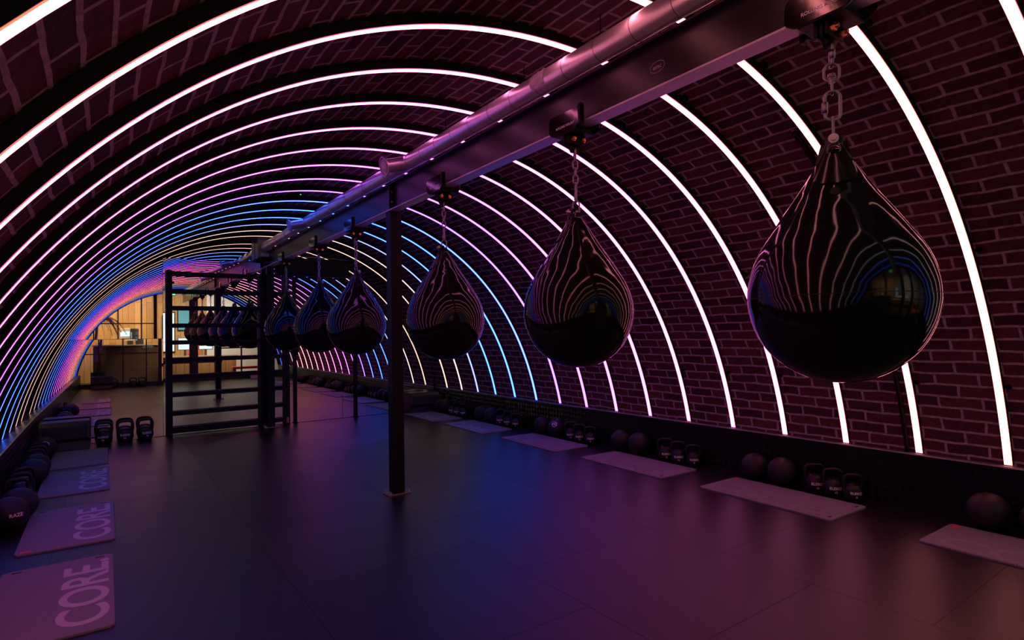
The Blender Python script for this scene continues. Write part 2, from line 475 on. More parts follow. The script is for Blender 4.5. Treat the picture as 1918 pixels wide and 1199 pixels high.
# arch-shaped 2D outline (x,z) for end walls and mirrors
def outline(inset=0.):
    pts = [(vault(t)-pnorm(t)*inset) for t in TS]
    r = [(p.x, p.z) for p in pts]
    xr, xl = r[0][0], r[-1][0]
    return [(xl, 0.), (xr, 0.)] + r
def clip(poly, a, b, c):      # keep a*x+b*z<=c
    outp = []
    for i in range(len(poly)):
        p, q = poly[i], poly[(i+1) % len(poly)]
        dp, dq = a*p[0]+b*p[1]-c, a*q[0]+b*q[1]-c
        if dp <= 0: outp.append(p)
        if (dp < 0 < dq) or (dq < 0 < dp):
            t = dp/(dp-dq); outp.append((p[0]+(q[0]-p[0])*t, p[1]+(q[1]-p[1])*t))
    return outp
def rect_clip(x0, x1, z0, z1, inset=0.):
    p = outline(inset)
    for h in ((-1, 0, -x0), (1, 0, x1), (0, -1, -z0), (0, 1, z1)): p = clip(p, *h)
    return p
def slab(poly, y0, y1):
    bm = bmesh.new()
    a = [bm.verts.new((x, y0, z)) for x, z in poly]; b = [bm.verts.new((x, y1, z)) for x, z in poly]
    n = len(a)
    bm.faces.new(a); bm.faces.new(b[::-1])
    for i in range(n):
        j = (i+1) % n; bm.faces.new((a[i], b[i], b[j], a[j]))
    bmesh.ops.recalc_face_normals(bm, faces=bm.faces)
    return bm
tag(obj('wall_back', slab(outline(-.02), YM+.03, YM+.06), M['black']), kind='structure')

# kick panels of tread plate with a lit ledge on top
def kick(name, x, s):
    bm = bmesh.new(); uvl = bm.loops.layers.uv.new('UVMap')
    xo = 3.0*s
    pts = [((x, YR, 0), (x, YM, 0), (x, YM, .385), (x, YR, .385)),
           ((x, YR, .385), (x, YM, .385), (x+.008*s, YM, .394), (x+.008*s, YR, .394)),
           ((x+.008*s, YR, .394), (x+.008*s, YM, .394), (xo, YM, .394), (xo, YR, .394))]
    for q, ps in enumerate(pts):
        f = bm.faces.new([bm.verts.new(p) for p in ps])
        for l in f.loops: l[uvl].uv = (l.vert.co.y, l.vert.co.z)
        f.material_index = 0 if q == 0 else 1
    if s > 0: bmesh.ops.reverse_faces(bm, faces=bm.faces)
    o = obj(name, bm, None, mats=[M['tread'], M['ledge']]); tag(o, kind='structure')
kick('baseboard_right', 2.755, 1); kick('baseboard_left', -2.70, -1)

# ---------------------------------------------------------------- LED arches
LED = {}
def led(k, core, lip, word): LED[k] = (core, lip, word)
led(0, (7.4, 2.0, 2.1), (2.4, .30, .15), 'white-hot'); led(1, (7.2, 1.8, 2.3), (2.3, .22, .2), 'white-hot')
led(2, (6.8, 1.5, 2.7), (1.9, .14, .32), 'pinkish white'); led(3, (6.3, 1.3, 3.2), (1.5, .10, .42), 'pinkish white')
led(4, (6.0, 1.12, 3.7), (1.2, .07, .5), 'pink'); led(5, (5.6, 1.05, 3.5), (1.1, .07, .45), 'pink')
led(6, (5.0, .92, 4.3), (.9, .05, .6), 'pink'); led(7, (4.2, .80, 4.8), (.75, .04, .65), 'magenta')
led(8, (3.4, .72, 5.4), (.6, .03, .75), 'magenta'); led(9, (1.8, .64, 6.2), (.35, .03, .8), 'violet')
led(10, (.50, .90, 8.), (.04, .10, 1.2), 'blue'); led(11, (.34, .98, 8.4), (.02, .13, 1.2), 'blue')
led(12, (.34, 1.0, 7.4), (.02, .15, 1.1), 'blue'); led(13, (.80, .90, 2.6), (.1, .14, .7), 'pale blue')
led(14, (1.9, 1.25, 1.2), (.4, .18, .12), 'warm white'); led(15, (2.0, 1.15, .9), (.45, .16, .08), 'warm white')
led(-1, (5.6, 1.7, 2.0), (2.2, .2, .2), 'white-hot')
led(-2, (4., 1.6, 1.5), (1.4, .2, .18), 'warm white'); led(-3, (2.2, 1.4, 1.3), (.6, .25, .2), 'warm white'); led(-4, (1.4, 1.4, 1.6), (.3, .3, .4), 'white')
led(-5, (.5, .8, 4.), (.04, .12, 1.3), 'blue'); led(-6, (.15, .5, 4.5), (.01, .12, 1.6), 'blue')
HW = .0205
def arch(k):
    core, lip, word = LED[k]
    y = Y0+.5*k
    names = {0: 'white-hot LED arch whose right foot is first from the right edge',
             1: 'white-hot red-edged LED arch with a black conduit beside its right foot',
             -1: 'white-hot LED arch cut off by the top right corner of the photo'}
    ords = ['first', 'second', 'third', 'fourth', 'fifth', 'sixth', 'seventh', 'eighth', 'ninth', 'tenth', 'eleventh', 'twelfth', 'thirteenth', 'fourteenth', 'fifteenth', 'sixteenth']
    if k in names: lab = names[k]
    elif k > 1: lab = f'{word} LED arch whose right foot is {ords[k]} counted from the right edge'
    else: lab = f'{word} LED arch behind the camera, seen only mirrored, {ords[-k-2]} beyond the corner arch'
    if k == 15: lab = 'warm white LED arch standing right against the end mirror, last of the tunnel'
    if k == -6: lab = 'blue LED arch framing the glazed entrance, seen reflected in the end mirror'
    t = thing('light_arch', lab, 'light', (0, y, .394), 0, 'LED arches along the brick tunnel')
    n = 110; ts = [T0+(PI-2*T0)*i/n for i in range(n+1)]
    zo = Vector((0, 0, -.394))
    # lit diffuser: flat core and two slanted edges coloured to imitate the halo
    bm = bmesh.new(); rows = []
    for u in ts:
        p, nn = prof(u)+zo, pnorm(u)
        rows.append([bm.verts.new(p+nn*d+Vector((0, w, 0))) for d, w in ((.0025, -HW-.0014), (0, -HW), (0, HW), (.0025, HW+.0014))])
    for a, b in zip(rows, rows[1:]):
        for c in range(3):
            f = bm.faces.new((a[c], b[c], b[c+1], a[c+1])); f.material_index = 0 if c == 1 else 1
    mc = emis(f'led core {k}', core, 1.); ml = emis(f'led halo edge {k}', lip, 1.)
    obj('diffuser', bm, None, t, mats=[mc, ml])
    bm = bmesh.new(); rows = []
    for u in ts:
        p, nn = prof(u)+zo, pnorm(u); o = off(u)-.004
        rows.append([bm.verts.new(p+nn*d+Vector((0, w, 0))) for d, w in ((.003, -HW-.0026), (o, -HW-.006), (o, HW+.006), (.003, HW+.0026))])
    for a, b in zip(rows, rows[1:]):
        for c in range(4):
            e = (c+1) % 4
            bm.faces.new((a[c], a[e], b[e], b[c]))
    bm.faces.new(rows[0][::-1]); bm.faces.new(rows[-1])
    bmesh.ops.recalc_face_normals(bm, faces=bm.faces)
    obj('rib', bm, M['rib'], t)
    # small black fixing brackets on the near side
    for u in (R(24), R(42), R(75), R(122)):
        p, nn = prof(u)+zo, pnorm(u); o = off(u)
        big = u > R(70)
        tt = Vector((-nn.z, 0, nn.x))
        bm = bmesh.new()
        rot = Matrix((tuple(tt), (0, 1, 0), tuple(nn))).transposed()
        if big:
            box(bm, p+nn*(o-.016)+Vector((0, -.042, 0)), (.045, .04, .026), rot, .005)
        else:
            cyl(bm, p+nn*(o-.02)+Vector((0, -.05, 0)), p+nn*(o-.002)+Vector((0, -.05, 0)), .012, .016, 12)
            box(bm, p+nn*(o-.008)+Vector((0, -.035, 0)), (.016, .03, .008), rot)
        obj('bracket', bm, M['bracket'], t)
    return t
for k in range(-6, 16): arch(k)
# black conduit running beside the second arch on the right wall
bm = bmesh.new(); tube(bm, [vault(T0+(R(64)-T0)*i/40)-pnorm(T0+(R(64)-T0)*i/40)*.02+Vector((0, Y0+.5+.075, 0)) for i in range(41)], .016, 8)
tag(obj('conduit', bm, M['rib'], smooth=True), 'black cable conduit curving up the brick wall beside a white-hot arch behind the nearest bag', 'conduit')

# ---------------------------------------------------------------- beam, posts, duct
BX, BZ0, BZ1 = -.041, 2.35, 2.575
beam = thing('steel_beam', 'long dark steel girder running overhead along the tunnel, carrying the bags', 'beam', (BX, 0, BZ0))
L0, L1 = YR+.05, 9.06
ym, yl = (L0+L1)/2, L1-L0
obj('lower_flange', B((0, ym, .005), (.088, yl, .010), bevel=.002), M['flange'], beam)
obj('web', B((0, ym, .112), (.008, yl, .205)), M['steel'], beam)
obj('upper_flange', B((0, ym, .22), (.088, yl, .010), bevel=.002), M['steel'], beam)
for y in (4.46, 8.97):
    for s in (-1, 1):
        obj('stiffener', B((s*.024, y-.05, .112), (.038, .006, .205)), M['post'], beam)
        bm = bmesh.new()
        for z in (.07, .155): cyl(bm, (s*.025, y-.05, z), (s*.025, y-.066, z), .009, seg=6)
        obj('bolt', bm, M['bolt'], beam)
# faint oval makers' mark and stamped letters on the web
bm = bmesh.new(); n = 40
pts = [(-.0052, 1.62+.040*math.cos(2*PI*i/n), .112+.024*math.sin(2*PI*i/n)) for i in range(n)]
tube(bm, pts, .0012, 5, True)
t2 = text_bm('emc', .028, .0005); bmesh.ops.rotate(t2, cent=(0, 0, 0), matrix=Matrix.Rotation(PI/2, 3, 'X'), verts=t2.verts)
bmesh.ops.rotate(t2, cent=(0, 0, 0), matrix=Matrix.Rotation(-PI/2, 3, 'Z'), verts=t2.verts)
bmesh.ops.translate(t2, vec=(-.0056, 1.62, .112), verts=t2.verts)
me = bpy.data.meshes.new('tmp'); t2.to_mesh(me); bm.from_mesh(me); t2.free(); bpy.data.meshes.remove(me)
obj('stamped_mark', bm, M['paintdim'], beam)

def column(y, lab):
    t = thing('steel_post', lab, 'post', (-.024, y, 0))
    bm = bmesh.new(); box(bm, (0, 0, 1.18), (.1, .1, 2.34), bevel=.006)
    obj('shaft', bm, M['post'], t)
    obj('base_plate', B((0, 0, .005), (.2, .13, .010), bevel=.001), M['plenum'], t)
    for sx in (-1, 1):
        for sy in (-1, 1):
            bm = bmesh.new(); cyl(bm, (sx*.08, sy*.052, .01), (sx*.08, sy*.052, .022), .013, .012, 6); cyl(bm, (sx*.08, sy*.052, .022), (sx*.08, sy*.052, .034), .007, seg=10)
            obj('bolt', bm, M['bolt'], t)
    return t
column(4.46, 'black square steel post in the middle of the floor under the girder')
column(8.91, 'black square steel post in front of the mirror under the far end of the girder')

DX, DZ, DR = -.105, 2.64, .0575
duct = thing('ventilation_duct', 'round galvanised ventilation duct lying along the top of the girder', 'duct', (DX, 0, DZ))
bm = bmesh.new()
cyl(bm, (0, YR+.1, 0), (0, 8.845, 0), DR, seg=40, caps=True)
obj('pipe', bm, M['duct'], duct, smooth=False)
for p in duct.children[0].data.polygons: p.use_smooth = len(p.vertices) == 4
y = -1.7
while y < 8.8:
    bm = bmesh.new()
    ring = [(0+DR*math.cos(2*PI*i/40), y, DR*math.sin(2*PI*i/40)) for i in range(40)]
    tube(bm, ring, .0016, 6, True)
    obj('seam_ring', bm, M['ductdark'], duct, smooth=True)
    y += .225 if y < 4.2 else .45
def outlet(y):
    o = bmesh.new(); tilt = Vector((-1, 0, -.30)).normalized()
    cyl(o, tilt*.03, tilt*.185, .052, .052, 32)
    cyl(o, tilt*.183, tilt*.192, .054, .074, 32, False); cyl(o, tilt*.192, tilt*.20, .074, .074, 32, False)
    b = obj('outlet', o, M['duct'], duct, loc=(0, y, 0))
    g = bmesh.new()
    q = tilt.to_track_quat('Z', 'Y').to_matrix()
    for r in (.068, .045, .024):
        tube(g, [tilt*.2+q@Vector((r*math.cos(2*PI*i/32), r*math.sin(2*PI*i/32), 0)) for i in range(32)], .005, 6, True)
    cyl(g, tilt*.192, tilt*.203, .04, .036, 24)
    obj('grille', g, M['grille'], b, smooth=True)
for y in (4.01, 6.72): outlet(y)
for y in (1.9, 2.5, 3.4, 5.42, 7.42):
    bm = bmesh.new(); cyl(bm, (0, y, DR), (0, y, vault(PI/2).z-DZ-.01), .0025, seg=6)
    box(bm, (0, y, DR+.004), (.03, .02, .012))
    obj('hanger_rod', bm, M['bracket'], duct)
# crumpled foil patch on the side
bm = bmesh.new(); bmesh.ops.create_grid(bm, x_segments=10, y_segments=12, size=1)
for v in bm.verts:
    a = PI+.75*v.co.x-.1; rr = DR+.0035+random.uniform(-.0015, .003)
    v.co = Vector((rr*math.cos(a), 2.32+.055*v.co.y, -rr*math.sin(a)*-1))
obj('foil_patch', bm, M['grille'], duct)
# plenum box at the far end
t = thing('plenum_box', 'grey sheet metal box closing the far end of the duct above the mirror post', 'box', (-.10, 8.96, 2.47))
obj('casing', B((0, 0, .165), (.19, .2, .31), bevel=.004), M['plenum'], t)
obj('trim_strip', B((.045, -.105, .055), (.20, .012, .05)), M['grille'], t)
obj('lower_tray', B((.05, -.02, -.0), (.24, .17, .045)), M['black'], t)

# ---------------------------------------------------------------- bags, chains, trolleys
def oval(cx, cz, w, h, n=24):
    # long-link path in a local (a, z) plane
    pts = []; r = w/2; s = h/2-r
    for i in range(n):
        a = 2*PI*i/n; c, q = math.cos(a), math.sin(a)
        pts.append((r*c+cx, r*q+(s if q >= 0 else -s)+cz))
    return pts
def link_bm(z, w, h, r, turn, nut=False):
    bm = bmesh.new()
    p = [(a*math.cos(turn), a*math.sin(turn), b) for a, b in oval(0, z, w, h)]
    tube(bm, p, r, 8, True, up=(-math.sin(turn), math.cos(turn), 0))
    if nut:
        x = -w/2
        cyl(bm, (x*math.cos(turn), x*math.sin(turn), z-h*.22), (x*math.cos(turn), x*math.sin(turn), z+h*.14), r*1.75, seg=6)
    return bm

bag_prof = [(0.0, 0.0), (.06, .005), (.12, .026), (.18, .066), (.225, .115), (.258, .18), (.2745, .245), (.277, .285), (.2725, .33), (.258, .385), (.236, .435), (.203, .49), (.165, .55), (.125, .608), (.092, .66), (.062, .71), (.038, .745), (.024, .763), (0, .766)]
bag_z = 1.136
bag_profs = spline(bag_prof, 4)
def radius_at(z):
    for (r0, z0), (r1, z1) in zip(bag_profs, bag_profs[1:]):
        if z0 <= z <= z1 and z1 > z0: return r0+(r1-r0)*(z-z0)/(z1-z0)
    return .04
spots = [(0, .90, -1.14), (1, 2.165, -2.3), (2, 3.56, -1.9), (3, 5.31, .5), (4, 6.47, .7), (5, 7.90, .6)]
bagnames = ['nearest punching bag, big at the right', 'second-nearest punching bag', 'punching bag just right of the middle post',
            'punching bag just left of the middle post', 'middle bag of the left three', 'farthest bag, by the mirror post']
def make_bag(i, y, rz):
    t = thing('punching_bag', 'glossy black teardrop-shaped water bag, the '+bagnames[i], 'punching bag', (BX, y, bag_z), rz, 'teardrop bags hanging from the girder')
    bm = bmesh.new()
    rng = random.Random(20+i); seg = 72
    ph = [rng.uniform(0, 6.28) for _ in range(6)]
    rings = []
    for r, z in bag_profs:
        if r < 1e-4: rings.append([bm.verts.new((0, 0, z))]); continue
        k = max(0., min(1., (z-.42)/.2))*max(0., min(1., (.69-z)/.09))
        ring = []
        for s in range(seg):
            a = 2*PI*s/seg
            w = 1+k*(.010*math.sin(5*a+ph[0])+.006*math.sin(8*a+ph[1]+z*6)+.003*math.sin(13*a+ph[2]-z*9))
            ring.append(bm.verts.new((r*w*math.cos(a), r*w*math.sin(a), z)))
        rings.append(ring)
    for a, b in zip(rings, rings[1:]):
        for s in range(seg):
            l = (s+1) % seg
            if len(a) == 1: bm.faces.new((a[0], b[l], b[s]))
            elif len(b) == 1: bm.faces.new((a[s], a[l], b[0]))
            else: bm.faces.new((a[s], a[l], b[l], b[s]))
    bmesh.ops.recalc_face_normals(bm, faces=bm.faces)
    obj('bladder', bm, M['vinyl'], t, smooth=True)
    bm = bmesh.new(); zz = .278; rr = radius_at(zz)+.0003
    tube(bm, [(rr*math.cos(2*PI*s/64), rr*math.sin(2*PI*s/64), zz) for s in range(64)], .0011, 5, True)
    obj('seam', bm, M['ballseam'], t)
    # folded hanging strap with an eyelet, facing local -Y
    bm = bmesh.new()
    ow = [(-.062, .655), (-.058, .70), (-.047, .745), (-.036, .785), (-.022, .806), (0, .812), (.022, .806), (.036, .785), (.047, .745), (.058, .70), (.062, .655), (.045, .640), (0, .632), (-.045, .640)]
    op = spline(ow+[ow[0]], 4)[:-1]
    hole = [(.017*math.cos(2*PI*s/len(op)), .757+.017*math.sin(2*PI*s/len(op))) for s in range(len(op))]
    # align the hole ring with the outline by angle
    def near(a): return min(hole, key=lambda h: abs(math.atan2(math.sin(math.atan2(h[1]-.757, h[0])-a), math.cos(math.atan2(h[1]-.757, h[0])-a))))
    def yb(z, x=0.):
        r = radius_at(z) if z < .72 else max(.022, radius_at(.72)-(z-.72)*.55)
        return -math.sqrt(max(r*r-x*x, (.45*r)**2))-.006
    def row(pts, front): return [bm.verts.new((x, yb(z, x)+(0 if front else .012), z)) for x, z in pts]
    hp = [(.017*math.cos(math.atan2(z-.757, x)), .757+.017*math.sin(math.atan2(z-.757, x))) for x, z in op]
    rg = []; m = len(op); K = 6
    for front in (True, False):
        for q in range(K+1):
            kq = q/K if front else 1-q/K
            rg.append(row([(x+(hx-x)*kq, z+(hz-z)*kq) for (x, z), (hx, hz) in zip(op, hp)], front))
    rg.append(rg[0])
    for A, H in zip(rg, rg[1:]):
        for s in range(m):
            l = (s+1) % m
            bm.faces.new((A[s], A[l], H[l], H[s]))
    bmesh.ops.recalc_face_normals(bm, faces=bm.faces)
    st = obj('strap', bm, M['neck'], t, smooth=True)
    st.data.set_sharp_from_angle(angle=R(50))
    bm = bmesh.new(); tube(bm, [(.019*math.cos(2*PI*s/24), yb(.757)-.001, .757+.019*math.sin(2*PI*s/24)) for s in range(24)], .003, 6, True)
    obj('eyelet', bm, M['chrome'], st, smooth=True)
    bm = bmesh.new(); cyl(bm, (0, -.124, .598), (0, -.134, .602), .017, .014, 20)
    obj('filling_valve', bm, M['neck'], t)
    bm = bmesh.new(); cyl(bm, (0, -.045, .793), (0, .02, .793), .006, seg=12); cyl(bm, (0, -.044, .793), (0, -.034, .793), .0155, .0155, 20); cyl(bm, (0, -.052, .793), (0, -.044, .793), .0095, seg=6)
    obj('shackle_bolt', bm, M['bolt'], t)
    return t
def make_chain(i, y, rz):
    t = thing('chain', 'galvanised chain holding up the '+bagnames[i], 'chain', (BX, y, 0), rz, 'chains between trolleys and bags')
    zt, zb = 2.245, 1.935      # from the trolley eye to the bolt on the bag
    if i == 0:
        segs = [(.058, .030, 'quick', PI/2), (.072, .040, 'ring', 0.), (.030, .018, 'swivel', 0.), (.09, .05, 'quick', 0.15), (.075, .034, 'shackle', PI/2)]
        z = zt+.012
        r = .0044
        spec = [(.078, .030, PI/2+.2, True), (.060, .046, .1, False), (.052, .024, PI/2, False), (.098, .046, .2, True), (.084, .030, PI/2, False)]
    else:
        z = zt+.012; r = .0042
        spec = [(.072, .028, .1, True)]+[(.046, .024, (PI/2 if q % 2 == 0 else 0)+.2, False) for q in range(4)]+[(.066, .028, .15, True), (.060, .034, PI/2-.2, False)]
    tot = sum(h for h, *_ in spec); n = len(spec)
    # shrink overlaps so that the run ends at the bag bolt
    need = z-(zb-.010); ov = (tot-need)/(n-1)
    for h, w, turn, nut in spec:
        nm = 'quick_link' if nut else 'link'
        obj(nm, link_bm(z-h/2, w, h, r*(1.25 if nut else 1.), turn, nut), M['chain'], t, smooth=True)
        z -= h-ov
    if i == 0:
        bm = bmesh.new(); cyl(bm, (0, 0, 2.125), (0, 0, 2.148), .010, seg=10); cyl(bm, (0, 0, 2.143), (0, 0, 2.155), .014, .011, 12)
        obj('swivel', bm, M['chain'], t)
    return t
def make_trolley(i, y):
    t = thing('beam_trolley', 'black beam trolley clamped above the '+bagnames[i], 'trolley', (BX, y, BZ0), 0, 'trolleys clamped to the girder')
    for s in (-1, 1):
        bm = bmesh.new()
        L, H = .115, .052
        pl = [(-L, -.03), (-L+.03, -H), (L-.03, -H), (L, -.03), (L, .03), (L-.012, H), (-L+.012, H), (-L, .03)]
        x0, x1 = s*.066, s*.076
        a = [bm.verts.new((x0, u, .022+v)) for u, v in pl]; b = [bm.verts.new((x1, u, .022+v)) for u, v in pl]
        bm.faces.new(a); bm.faces.new(b[::-1])
        for q in range(8):
            w = (q+1) % 8; bm.faces.new((a[q], b[q], b[w], a[w]))
        bmesh.ops.recalc_face_normals(bm, faces=bm.faces)
        bmesh.ops.bevel(bm, geom=list(bm.edges), offset=.003, segments=2, affect='EDGES')
        pm = obj('side_plate', bm, M['chrome'], t)
        if s < 0:
            tx = text_bm('ROLLING MOUNT', .017, .0003)
            bmesh.ops.rotate(tx, cent=(0, 0, 0), matrix=Matrix.Rotation(PI/2, 3, 'X'), verts=tx.verts)
            bmesh.ops.rotate(tx, cent=(0, 0, 0), matrix=Matrix.Rotation(-PI/2, 3, 'Z'), verts=tx.verts)
            bmesh.ops.translate(tx, vec=(-.0766, -.012, .003), verts=tx.verts)
            obj('lettering', tx, M['paint'], pm)
        for u in (-.07, .07):
            bm = bmesh.new(); cyl(bm, (s*.048, u, .03), (s*.066, u, .03), .018, seg=18)
            obj('wheel', bm, M['bolt'], t, smooth=False)
    obj('body', B((0, .0, -.022), (.148, .15, .026), bevel=.004), M['trolley'], t)
    obj('side_cap', B((-.069, -.124, .03), (.03, .018, .105), bevel=.004), M['trolley'], t)
    obj('side_cap', B((.069, .124, .03), (.03, .018, .105), bevel=.004), M['trolley'], t)
    bm = bmesh.new()
    box(bm, (0, -.012, -.055), (.105, .012, .05), bevel=.003); box(bm, (0, .024, -.055), (.105, .012, .05), bevel=.003)
    obj('clevis', bm, M['trolley'], t)
    for sx in (-.032, .032):
        bm = bmesh.new(); cyl(bm, (sx, -.034, -.058), (sx, -.018, -.058), .013, .013, 6); cyl(bm, (sx, -.042, -.058), (sx, -.034, -.058), .0075, seg=12)
        obj('bolt', bm, M['redbolt'], t)
    bm = bmesh.new()
    pl = [(-.05, -.04), (.05, -.04), (.05, -.075), (.022, -.118), (-.022, -.118), (-.05, -.075)]
    a = [bm.verts.new((u, .001, v)) for u, v in pl]; b = [bm.verts.new((u, .011, v)) for u, v in pl]
    bm.faces.new(a); bm.faces.new(b[::-1])
    for q in range(6):
        w = (q+1) % 6; bm.faces.new((a[q], b[q], b[w], a[w]))
    bmesh.ops.recalc_face_normals(bm, faces=bm.faces)
    obj('hanger_plate', bm, M['trolley'], t)
    return t
for i, y, rz in spots:
    make_trolley(i, y); make_chain(i, y, rz); make_bag(i, y, rz)

# ---------------------------------------------------------------- mats
def make_mat(name, label, lettering, loc, rz):
    t = thing(name, label, 'mat', loc, rz, 'exercise mats beside the stations')
    bm = bmesh.new(); W, L, r = .51, 1.08, .03
    pts = []
    for cx, cy, a0 in ((W/2-r, L/2-r, 0), (-W/2+r, L/2-r, PI/2), (-W/2+r, -L/2+r, PI), (W/2-r, -L/2+r, 3*PI/2)):
        for q in range(7):
            a = a0+PI/2*q/6; pts.append((cx+r*math.cos(a), cy+r*math.sin(a)))
    a = [bm.verts.new((x, y, 0)) for x, y in pts]; b = [bm.verts.new((x, y, .009)) for x, y in pts]; c = [bm.verts.new((x*.992, y*.996, .012)) for x, y in pts]
    n = len(pts)
    for i in range(n):
        j = (i+1) % n; bm.faces.new((a[i], a[j], b[j], b[i])); bm.faces.new((b[i], b[j], c[j], c[i]))
    bm.faces.new(c)
    obj('sheet', bm, M['mat'], t)
    if lettering:
        tx = text_bm('CORE.', .335, .005, 0, .96)
        # stretch to the printed size, reading along the length
        xs = [v.co.x for v in tx.verts]; ys = [v.co.y for v in tx.verts]
        w, h = max(xs)-min(xs), max(ys)-min(ys); mx, my = (max(xs)+min(xs))/2, (max(ys)+min(ys))/2
        for v in tx.verts:
            u, q = (v.co.x-mx)/w*.92, (v.co.y-my)/h*.21
            v.co = Vector((.13-q, u+.0, .0126))
        bmesh.ops.recalc_face_normals(tx, faces=tx.faces)
        for f in tx.faces:
            if f.normal.z < 0: f.normal_flip()
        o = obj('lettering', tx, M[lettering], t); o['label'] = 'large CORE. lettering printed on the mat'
    obj('brand_tag', B((-.20, -.5, .0125), (.055, .03, .0012)), M['redtag'], t)['label'] = 'small red tag at a corner'
    for sx in (-.19, .19):
        bm = bmesh.new(); box(bm, (sx, .50, .0125), (.045, .013, .001), bevel=.0004)
        obj('eyelet', bm, M['hole'], t)
    return t
left_mats = [(-2.22, 2.45, 0, 'matlit_left', 'grey CORE mat beside the camera on the left, seen only mirrored'),
             (-2.22, 3.77, 0, 'matlit_left', 'grey-pink CORE mat nearest the camera at the lower left'),
             (-2.205, 5.16, 0, 'matlit_left', 'violet-lit CORE mat on the left, second from the camera'),
             (-2.225, 6.73, 0, 'matlit_left', 'dark blue-lit CORE mat on the left, third from the camera'),
             (-2.235, 8.03, PI, None, 'plain unlettered mat on the left just before the black cabinet')]
for x, y, rz, l, lab in left_mats: make_mat('exercise_mat', lab, l, (x, y, 0), rz)
ordw = ['at the lower right edge of the photo', 'second from the right edge', 'third from the right edge', 'blue-violet lit, fourth from the right edge', 'blue lit, fifth from the right edge', 'farthest, beside the middle post']
right_mats = [(2.272, .885), (2.268, 2.46), (2.268, 3.92), (2.278, 5.40), (2.275, 6.90), (2.278, 8.25)]
for q, (x, y) in enumerate(right_mats):
    make_mat('exercise_mat', 'grey CORE mat along the right wall, '+ordw[q], 'matlit_near' if q == 0 else 'matlit_right' if q < 4 else 'matlit_far', (x, y, 0), PI+R(-1.5))  # lettering tone imitates how light meets each mat

# ---------------------------------------------------------------- kettlebells
def kb_mesh(scale):
    pr = [(0, 0), (.050, 0), (.057, .005), (.070, .032), (.0745, .062), (.073, .088), (.064, .116), (.047, .136), (.024, .146), (0, .148)]
    return [(r*scale, z*scale) for r, z in spline(pr, 4)]
def make_kb(num, sc, label, loc, rz, group, lettered=True):
    t = thing('kettlebell', label, 'kettlebell', loc, rz, group)
    pr = kb_mesh(sc)
    bm = bmesh.new(); lathe(bm, pr, 32); bmesh.ops.recalc_face_normals(bm, faces=bm.faces)
    obj('body', bm, M['iron'], t, smooth=True)
    bm = bmesh.new()
    hp = [(-.056, 0, .085), (-.064, 0, .12), (-.067, 0, .16), (-.062, 0, .193), (-.045, 0, .210), (-.02, 0, .214), (0, 0, .2145), (.02, 0, .214), (.045, 0, .210), (.062, 0, .193), (.067, 0, .16), (.064, 0, .12), (.056, 0, .085)]
    tube(bm, spline([tuple(c*sc for c in p) for p in hp], 4), .0135*sc, 10, up=(0, 1, 0))
    obj('handle', bm, M['iron'], t, smooth=True)
    if lettered:
        def rad(z):
            for (r0, z0), (r1, z1) in zip(pr, pr[1:]):
                if z0 <= z <= z1 and z1 > z0: return r0+(r1-r0)*(z-z0)/(z1-z0)
            return .05
        for nm, s, size, zc in (('brand_lettering', 'ELEIKO', .027*sc, .078*sc), ('weight_number', num, .023*sc, .048*sc)):
            tx = text_bm(s, size, .0008, 0, 1.0)
            bmesh.ops.subdivide_edges(tx, edges=tx.edges, cuts=1)
            for v in tx.verts:
                z = zc+v.co.y; r = rad(z)+.0012
                x = max(-r*.95, min(r*.95, v.co.x))
                v.co = Vector((x, -math.sqrt(r*r-x*x), z))
            bmesh.ops.recalc_face_normals(tx, faces=tx.faces)
            obj(nm, tx, M['paint'], t)
    return t
stations = [(2.35, 2.20, 2.05, 'first weights row from the right'), (3.835, 3.67, 3.51, 'second weights row from the right'),
            (5.27, 5.11, 4.95, 'third weights row from the right'), (6.80, 6.61, 6.43, 'fourth weights row from the right'), (8.2, 8.02, 7.86, 'farthest weights row on the right')]
for a, b, c, w in stations:
    for y, num, sc, pos in ((a, '16', 1.02, 'farthest of three,'), (b, '12', .98, 'middle of three,'), (c, '8', .92, 'nearest of three,')):
        make_kb(num, sc, f'black kettlebell marked {num}, {pos} {w}', (2.62+random.uniform(-.012, .012), y, 0), R(-46+random.uniform(-5, 5)), 'kettlebells along the right wall')
for x, y, num, sc, rz, w in ((-2.02, 8.92, '20', 1.26, -6, 'left of the three before the mirror'), (-1.795, 8.94, '22', 1.24, -3, 'middle of the three before the mirror'), (-1.575, 8.95, '18', 1.24, 12, 'right of the three before the mirror, by the rack')):
    make_kb(num, sc, f'black kettlebell marked {num}, {w}', (x, y, 0), R(rz), 'kettlebells in front of the mirror')
lk = [(5.98, 'nearest of the three', 'left wall, behind the RAZE balls'), (6.22, 'middle of the three', 'left wall, behind the RAZE balls'), (6.46, 'farthest of the three', 'left wall, behind the RAZE balls'),
      (7.46, 'nearest of the three', 'left wall, before the ring-marked ball'), (7.68, 'middle of the three', 'left wall, before the ring-marked ball'), (7.9, 'farthest of the three', 'left wall, before the ring-marked ball'),
      (4.93, 'single one', 'cut by the left edge of the photo')]
for q, (y, p, w) in enumerate(lk):
    make_kb(['16', '12', '8', '16', '12', '8', '16', '12'][q], 1.05 if q < 6 else 1.0, f'black kettlebell {w}, {p}', (-2.575 if q < 6 else -2.64, y, 0), R(14 if q < 6 else 70), 'kettlebells along the left wall')
for q, x in enumerate((-1.92, -1.46, -1.24)):
    make_kb('20', 1.2, f'black kettlebell by the glazed entrance, seen mirrored, {["left", "middle", "right"][q]} of three', (x, -1.95, 0), PI, 'kettlebells by the entrance', False)

